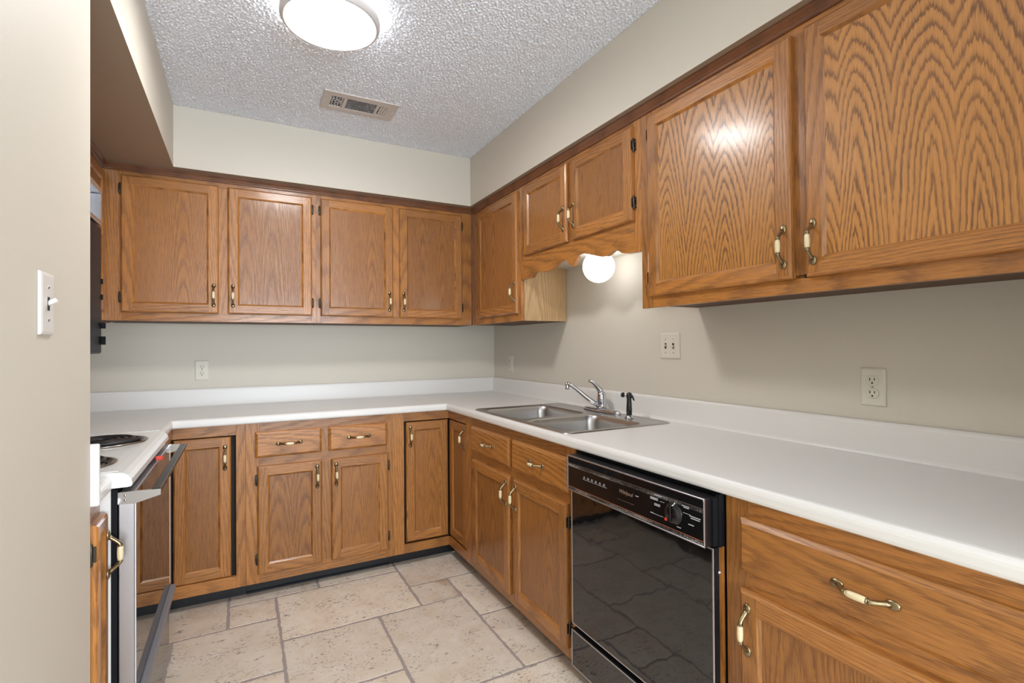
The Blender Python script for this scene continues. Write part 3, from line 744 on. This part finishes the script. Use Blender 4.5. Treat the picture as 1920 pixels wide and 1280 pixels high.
sp = thing('sink_sprayer', 'black pull-out sink sprayer with a chrome tip beside the faucet', 'sprayer', (-.128, -1.668, .9175))
mb = MB(); mb.piece(); mb.lathe([(0, 0), (.021, 0), (.021, .004), (.016, .010), (.013, .014), (0, .014)], CHROME); child('collar', mb, sp)
mb = MB(); mb.piece(); mb.lathe([(0, .012), (.0125, .013), (.013, .04), (.0115, .07), (.0105, .088), (.0125, .098), (.012, .110), (.006, .117), (0, .118)], BLACK)
mb.tube([(.002, -.006, .112), (.004, -.018, .098), (.006, -.028, .082)], [.006, .005, .003], BLACK, 8); child('handle', mb, sp)
mb = MB(); mb.piece(); mb.tube([(0, .006, .103), (-.008, .028, .104)], [.0095, .0095], CHROME, 12); mb.tube([(-.008, .028, .104), (-.0105, .036, .1045)], [.0115, .0115], BLACK, 12); child('nozzle', mb, sp)

# ------------------------------------------------------------------ dishwasher: local x = Y0 - Y, y toward wall from X=-.606
Y0 = -1.9245
dw = thing('dishwasher', 'black built-in dishwasher with a dial control panel', 'dishwasher', (BR, Y0, 0), RZ)
L = lambda Y: Y0-Y
W = .652
mb = MB(); mb.piece(); mb.box(.004, W-.004, .0, .57, .11, .868, TABM); mb.box(.02, W-.02, .05, .09, .001, .11, BLACKVINYL); child('tub', mb, dw)
mb = MB(); mb.piece(); mb.box(W-.028, W-.002, -.010, .0, .09, .735, OAK); child('side_trim', mb, dw, 'brown side flange with a screw')
mb = MB(); mb.piece(); mb.box(W-.012, W-.002, -.018, .0, .735, .868, TABM); child('top_flange', mb, dw)
mb = MB(); mb.piece(); mb.lathe([(0, -.016), (.004, -.015), (.0055, -.011), (.0055, -.009)], CHROME, (W-.010, 0, .668), 'y', 10); child('screw', mb, dw)
def framed(x0, x1, z0, z1, y, th, face, edge, fw_=.005, name='door', label=None):
    mb = MB(); mb.piece(); mb.box(x0, x1, y+.0015, y+th, z0, z1, TABM)
    for a in ((x0, x1, z0, z0+fw_), (x0, x1, z1-fw_, z1), (x0, x0+fw_, z0+fw_, z1-fw_), (x1-fw_, x1, z0+fw_, z1-fw_)): mb.box(a[0], a[1], y-.001, y+.004, a[2], a[3], edge, .0008)
    d = child(name, mb, dw, label)
    mb = MB(); mb.piece(); mb.box(x0+fw_, x1-fw_, y, y+.0015, z0+fw_, z1-fw_, face); child('panel', mb, d)
    return d
dY = -.030
framed(L(-1.934), L(-2.566), .243, .732, dY, .028, DWGLASS, SATIN)
framed(L(-1.929), L(-2.566), .088, .222, dY, .028, DWGLASS, SATIN, name='kick_panel')
pY = -.056; p0, p1, pz0, pz1 = L(-1.950), L(-2.562), .736, .860
mb = MB(); mb.piece(); mb.box(p0, p1, pY+.001, -.002, pz0, pz1, BLACK, .002); mb.box(p1, p1+.008, pY+.022, -.002, pz0+.002, pz1-.001, TABM)
for a in ((p0, p1, pz0, pz0+.004), (p0, p1, pz1-.004, pz1), (p0, p0+.004, pz0+.004, pz1-.004), (p1-.004, p1, pz0+.004, pz1-.004)): mb.box(a[0], a[1], pY-.002, pY+.004, a[2], a[3], SATIN, .0008)
cp = child('control_panel', mb, dw)
mb = MB(); mb.piece(); mb.box(p0+.004, p1-.004, pY, pY+.001, pz0+.004, pz1-.004, PANELBLK); child('fascia', mb, cp)
mb = MB(); mb.piece(); mb.box(p0+.004, p1-.004, pY-.0012, pY-.0002, .8325, .834, SATIN)
for k in range(46): mb.box(p0+.012+k*.0055, p0+.0145+k*.0055, pY-.0012, pY-.0002, .8355, .852, TABM)
child('vent_grille', mb, cp)
mb = MB(); mb.piece(); mb.box(p0+.004, p1-.004, pY-.0012, pY-.0002, .7505, .7516, ORANGE); child('pinstripe', mb, cp, 'thin orange line')
mb = MB(); mb.piece()      # illegible cycle marks beside the dial and above the buttons
dx, dz = L(-2.457), .7945
for (a, b, c, d) in ((-.088, .022, .030, .0022), (-.088, .018, .030, .0022), (-.072, .033, .030, .0022), (-.040, .035, .016, .0008), (-.050, .019, .016, .0008), (-.072, .007, .022, .002), (-.072, .003, .022, .002),
                     (-.088, -.022, .012, .002), (-.076, -.022, .038, .0008), (.030, .030, .026, .002), (.036, .026, .018, .002), (.034, .012, .026, .0008), (.056, .009, .036, .002), (.060, .004, .030, .002), (.052, -.014, .018, .002), (.012, -.033, .014, .002), (-.150, .008, .012, .002)):
    mb.box(dx+a, dx+a+c, pY-.0012, pY-.0002, dz+b, dz+b+d, WHITEINK)
child('cycle_marks', mb, cp, 'small pale printed marks round the dial')
mb = MB(); mb.piece()
for k in range(6):
    xx = L(-2.046)+k*.0215
    mb.box(xx, xx+.010, pY-.0012, pY-.0002, .797, .7985, WHITEINK); mb.box(xx+.002, xx+.008, pY-.0012, pY-.0002, .801, .8025, WHITEINK)
    mb.box(xx-.002, xx+.018, pY-.0012, pY-.0002, .7925, .7932, WHITEINK)
child('button_marks', mb, cp, 'row of small pale marks')
mb = MB(); mb.piece(); mb.box(L(-2.225), L(-2.30), pY-.0012, pY-.0002, .7735, .7745, SATIN); child('thin_line', mb, cp)
mb = MB(); mb.piece(); mb.box(p0+.006, p1-.006, pY-.0011, pY-.0002, .8225, .8305, WORN); mb.box(p0+.006, p1-.006, pY-.0011, pY-.0002, .7415, .7485, WORN); child('worn_edging', mb, cp, 'flaking pale worn edging')
mb = MB(); mb.piece(); mb.lathe([(0, -.012), (.020, -.012), (.024, -.010), (.026, -.003), (.030, -.002), (.0305, 0)], PANELBLK, (dx, pY, dz), 'y', 28)
mb.box(dx-.004, dx+.004, pY-.017, pY-.011, dz-.022, dz+.022, PANELBLK, .002)
kn = child('dial', mb, cp)
mb = MB(); mb.piece(); mb.box(dx-.020, dx-.012, pY-.0135, pY-.0118, dz-.022, dz-.0145, RED); child('pointer', mb, kn, 'orange pointer mark')
fc = bpy.data.curves.new('logo', 'FONT'); fc.body = 'Whirlpool'; fc.size = .0165; fc.shear = .35; fc.align_x = 'CENTER'; fc.extrude = .0003; fc.space_character = .9
fo = bpy.data.objects.new('logo_text', fc); COL.objects.link(fo)
me = bpy.data.meshes.new_from_object(fo.evaluated_get(bpy.context.evaluated_depsgraph_get())); bpy.data.objects.remove(fo); me.materials.clear(); me.materials.append(GOLDINK)
lg = link('logo', me, cp, (L(-2.262), pY-.0008, .7955), label='small script lettering'); lg.rotation_euler = (PI/2, 0, 0)

# ------------------------------------------------------------------ stove (faces +X): world-aligned local frame
sv = thing('stove', 'white coil-top electric stove with a mirror-black oven door', 'stove', (-2.28, -1.404, 0))
ox, oy = -2.28, -1.404
def O(mbx, name, parent=sv, label=None):
    o = mbx.obj(name, parent, label=label); return o
class SB(MB):
    def poly(s, pts, m, smooth=False): MB.poly(s, [(p[0]-ox, p[1]-oy, p[2]) for p in pts], m, smooth)
Ya, Yb = -1.7845, -1.0235
mb = SB(); mb.piece(); mb.box(XL+.03, -2.003, Ya+.004, Yb-.004, .04, .885, ENAMEL, .003)
mb.box(-2.003, -1.990, Ya+.012, Yb-.012, .05, .875, TABM); O(mb, 'body')
mb = SB(); mb.piece()
pr = [(XL+.005, .887), (XL+.005, .925), (-2.02, .925), (-2.0, .924), (-1.976, .921), (-1.964, .914), (-1.957, .902), (-1.955, .890), (-1.957, .884), (-1.964, .882), (-2.02, .882)]
mb.prism(pr, 'y', Ya, Yb, ENAMEL)
mb.box(XL+.005, -1.985, Ya, Ya+.006, .9245, .9275, ENAMEL, .0015); mb.box(XL+.005, -1.985, Yb-.006, Yb, .9245, .9275, ENAMEL, .0015)
O(mb, 'cooktop')
mb = SB(); mb.piece(); mb.box(XL+.003, XL+.06, Ya, Yb, .925, 1.10, ENAMEL, .006); O(mb, 'back_panel')
def burner(x, y, R_):
    mb = SB(); mb.piece(); mb.lathe([(R_-.010, .9252), (R_, .9285), (R_-.004, .9305), (R_-.016, .928), (R_-.02, .924)], PANRIM, (x, y, 0), n=40)
    b = O(mb, 'burner')
    mb = SB(); mb.piece(); mb.lathe([(R_-.016, .929), (R_-.03, .924), (R_*.5, .9215), (0, .921)], PAN, (x, y, 0), n=40); O(mb, 'drip_pan', b)
    mb = SB(); mb.piece(); pts = []
    turns = 4 if R_ > .12 else 3.5; rmax = R_-.024
    for k in range(int(turns*28)+1):
        a = k/28*2*PI; rr_ = .022+(rmax-.022)*k/(turns*28); pts.append((x+rr_*math.cos(a), y+rr_*math.sin(a), .934))
    mb.tube(pts, .0062, COIL, 6)
    for a in (0, 2.1, 4.2): mb.tube([(x, y, .927), (x+rmax*math.cos(a), y+rmax*math.sin(a), .927)], .003, COIL, 6)
    O(mb, 'coil', b)
burner(-2.12, -1.245, .128); burner(-2.12, -1.640, .108); burner(-2.40, -1.245, .108); burner(-2.40, -1.640, .128)
mb = SB(); mb.piece()
dy0, dy1 = Ya+.010, Yb-.010
mb.box(-1.987, -1.9515, dy0, dy1, .300, .866, SATIN, .002)
mb.box(-1.9515, -1.949, dy0, dy0+.006, .318, .866, ALU); mb.box(-1.9515, -1.949, dy1-.006, dy1, .318, .866, ALU)
mb.box(-1.9515, -1.931, dy0, dy1, .290, .312, DULL, .004)
od = O(mb, 'oven_door')
mb = SB(); mb.piece(); mb.box(-1.9515, -1.9500, dy0+.006, dy1-.006, .318, .860, OVENGLASS); O(mb, 'window', od, 'dark mirror-like oven window')
mb = SB(); mb.piece()
for k in range(22): mb.box(-1.976, -1.972, dy0+.05+k*.03, dy0+.068+k*.03, .8655, .8672, TABM)
O(mb, 'vent_slots', od)
mb = SB(); mb.piece()
mb.box(-1.915, -1.893, dy0, dy1, .853, .868, BLACK, .002)
for y0, y1 in ((dy0-.003, dy0), (dy1, dy1+.003)):
    mb.prism([(-1.988, .836), (-1.952, .834), (-1.893, .850), (-1.893, .866), (-1.950, .868), (-1.988, .868)], 'y', y0, y1, CHROME)
    for zz in (.846, .859): mb.ell((-1.972, y0 if y0 < -1.4 else y1, zz), (.0035, .002, .0035), CHROME, 10, 6)
O(mb, 'handle', od)
mb = SB(); mb.piece(); mb.box(-1.985, -1.953, dy0, dy1, .055, .282, PANELBLK, .003); O(mb, 'storage_drawer')
mb = SB(); mb.piece(); mb.box(-2.0, -1.958, -1.357, -1.345, .870, .880, BLACK, .002)
lt = O(mb, 'oven_latch')
mb = SB(); mb.piece(); mb.box(-1.958, -1.936, -1.358, -1.344, .868, .881, RED, .002); O(mb, 'latch_tip', lt, 'red lever tip')

# ------------------------------------------------------------------ microwave over the stove
ox, oy = -2.40, -1.404
mw = thing('microwave', 'black over-the-range microwave just visible past the entry wall', 'microwave', (ox, oy, 0))
mb = SB(); mb.piece(); mb.box(XL+.003, -2.20, Ya+.002, Yb-.002, 1.234, 1.865, TABM, .002); O(mb, 'body', mw)
mb = SB(); mb.piece(); mb.box(-2.20, -2.168, Ya+.002, Yb-.002, 1.234, 1.715, MICROGLASS, .005); d = O(mb, 'door', mw)
for z0, z1, h in ((1.268, 1.300, .012), (1.330, 1.352, .012), (1.440, 1.46, .004), (1.50, 1.52, .004)):
    mb = SB(); mb.piece(); mb.box(-2.172, -2.168+h, Yb-.0025, Yb+.004, z0, z1, TABM, .001); O(mb, 'tab', d)
mb = SB(); mb.piece()
for a in ((Ya+.002, Yb-.002, 1.722, 1.740), (Ya+.002, Yb-.002, 1.842, 1.865), (Ya+.002, Ya+.022, 1.740, 1.842), (Yb-.022, Yb-.002, 1.740, 1.842)): mb.box(-2.20, -2.166, a[0], a[1], a[2], a[3], SATIN, .002)
t_ = O(mb, 'top_trim', mw, 'chrome trim frame')
mb = SB(); mb.piece(); mb.box(-2.20, -2.185, Ya+.02, Yb-.02, 1.738, 1.844, OVENGLASS); O(mb, 'grille', t_)

# ------------------------------------------------------------------ outlets and switches (local: x right, z up, -y to the room)
def plate(root, w, h):
    mb = MB(); mb.piece()
    mb.rings([rect(-w/2, w/2, -h/2, h/2, o, y) for o, y in ((0, -.0004), (0, -.003), (.0015, -.0048), (.006, -.0062))], MATP, cap0=True, cap1=True)
    return child('plate', mb, root)
def screw(root, x, z):
    mb = MB(); mb.piece(); mb.lathe([(0, -.0075), (.002, -.0074), (.0034, -.0064), (.0034, -.006)], SATIN, (x, 0, z), 'y', 10); mb.box(x-.0028, x+.0028, -.0078, -.0072, z-.0005, z+.0005, SLOT); return child('screw', mb, root)
def outlet(label, loc, rz):
    r = thing('outlet', label, 'outlet', loc, rz, 'wall outlets'); plate(r, .070, .114); screw(r, 0, 0)
    for zc in (.0195, -.0195):
        mb = MB(); mb.piece(); q = []
        for k in range(32):
            a = 2*PI*k/32; q.append((.0172*math.cos(a), max(-.0135, min(.0135, .0172*math.sin(a)))))
        mb.rings([[(x*s_, y, z*s_+zc) for x, z in q] for s_, y in ((1.04, -.0061), (1.04, -.0064), (1.0, -.0066), (1.0, -.0085), (.95, -.009))], ALMOND, cap1=True)
        for k in range(0): pass
        o = child('receptacle', mb, r)
        mb = MB(); mb.piece(); mb.box(-.0078, -.0052, -.0094, -.0088, zc-.0008, zc+.0078, SLOT); mb.box(.0052, .0078, -.0094, -.0088, zc+.0005, zc+.0075, SLOT)
        mb.lathe([(0, -.0094), (.0028, -.0094), (.0028, -.0088)], SLOT, (0, 0, zc-.0075), 'y', 10); child('slots', mb, o)
    return r
def switch(label, loc, rz, n, up_, tog):
    r = thing('light_switch', label, 'light switch', loc, rz, 'light switches'); w = .070+.046*(n-1); plate(r, w, .114)
    for k in range(n):
        x = (k-(n-1)/2)*.046; screw(r, x, .030); screw(r, x, -.030)
        mb = MB(); mb.piece(); mb.box(x-.0052, x+.0052, -.0068, -.006, -.0125, .0125, SLOT)
        s_ = 1 if up_[k] else -1
        mb.tube([(x, -.004, 0), (x, -.018, s_*.008)], [.0048, .0040], tog, 8); child('toggle', mb, r)
    return r
MATP = ALMOND
outlet('almond outlet on the back wall under the left wall cabinet', (-1.9015, 0, 1.123), 0)
outlet('small almond outlet on the right wall close to the inside corner', (0, -.2725, 1.125), RZ)
outlet('large almond outlet on the right wall at the right edge', (0, -2.626, 1.1195), RZ)
switch('almond double toggle switch on the right wall above the sink', (0, -1.799, 1.247), RZ, 2, (True, False), ALMOND)
MATP = PLATEW
switch('white single toggle switch on the entry wall in the left foreground', (PX, -2.245, 1.3355), PI/2, 1, (True,), WHITEP)

# ------------------------------------------------------------------ ceiling lamp, globe light, vent
lx_, ly_ = -1.405, -1.54
cl = thing('ceiling_light', 'round white flush ceiling light glowing above the kitchen', 'ceiling light', (lx_, ly_, H))
mb = MB(); mb.piece(); mb.lathe([(0, -.001), (.13, -.001), (.13, -.03), (.10, -.034), (0, -.034)], WHITEP, n=40); child('base', mb, cl)
mb = MB(); mb.piece(); mb.lathe([(.131, -.030), (.160, -.030), (.168, -.034), (.160, -.036), (.131, -.034)], LAMPBACK, n=48); child('edge_glow', mb, cl, 'glowing back edge')
mb = MB(); mb.piece(); mb.lathe([(.150, -.037), (.168, -.036), (.1735, -.045), (.1735, -.060), (.169, -.070), (.161, -.074), (.156, -.070), (.150, -.060)], LAMPRIM, n=64); child('rim', mb, cl, 'greyish white rim')
mb = MB(); mb.piece(); mb.lathe([(.157, -.066), (.150, -.070), (.10, -.075), (.05, -.077), (0, -.078)], LAMPON, n=48); child('diffuser', mb, cl, 'glowing white diffuser')

gl = thing('globe_light', 'glowing white globe light under the scalloped valance', 'light', (-.17, -1.507, 1.632))
mb = MB(); mb.piece(); mb.ell((0, 0, 0), (.077, .077, .077), GLOBEON, 32, 20); child('globe', mb, gl)
mb = MB(); mb.piece(); mb.lathe([(.035, .062), (.052, .064), (.055, .070), (0, .0705)], WHITEP, n=32); child('fitter', mb, gl)

vt = thing('ceiling_vent', 'beige metal air vent on the ceiling', 'vent', (-1.156, -.811, H))
vw, vh = .366/2, .196/2
mb = MB(); mb.piece()
mb.box(-vw+.02, vw-.02, -vh+.025, vh-.025, -.003, -.001, VENTB); child('duct', mb, vt, 'dark opening')
mb = MB(); mb.piece()
def fb(x0, x1, y0, y1): mb.box(x0, x1, y0, y1, -.010, -.001, VENTP, .001)
fb(-vw, vw, -vh, -vh+.044); fb(-vw, vw, vh-.040, vh); fb(-vw, -vw+.040, -vh+.044, vh-.040); fb(vw-.048, vw, -vh+.044, vh-.040); fb(-.085, -.068, -vh+.044, vh-.040); fb(.078, .092, -vh+.044, vh-.040)
fr_ = child('frame', mb, vt)
for k in range(10):
    mb = MB(); mb.piece(); y = -vh+.048+k*.0113; mb.poly([(-.068, y+.006, -.003), (.078, y+.006, -.003), (.078, y, -.009), (-.068, y, -.009)], VENTP); mb.poly([(-.068, y+.007, -.003), (-.068, y+.001, -.009), (.078, y+.001, -.009), (.078, y+.007, -.003)], VENTP); child('louver', mb, vt)
for k in range(4):
    mb = MB(); mb.piece(); x = -vw+.047+k*.0145; mb.box(x, x+.004, -vh+.044, vh-.040, -.009, -.003, VENTP); child('louver', mb, vt)
for k in range(3):
    mb = MB(); mb.piece(); x = .1025+k*.0125; mb.box(x-.004, x+.006, -vh+.044, vh-.040, -.009, -.003, VENTP); child('louver', mb, vt)
for x in (-vw+.012, vw-.014):
    mb = MB(); mb.piece(); mb.ell((x, 0, -.010), (.004, .004, .002), CHROME, 10, 6); child('screw', mb, vt)
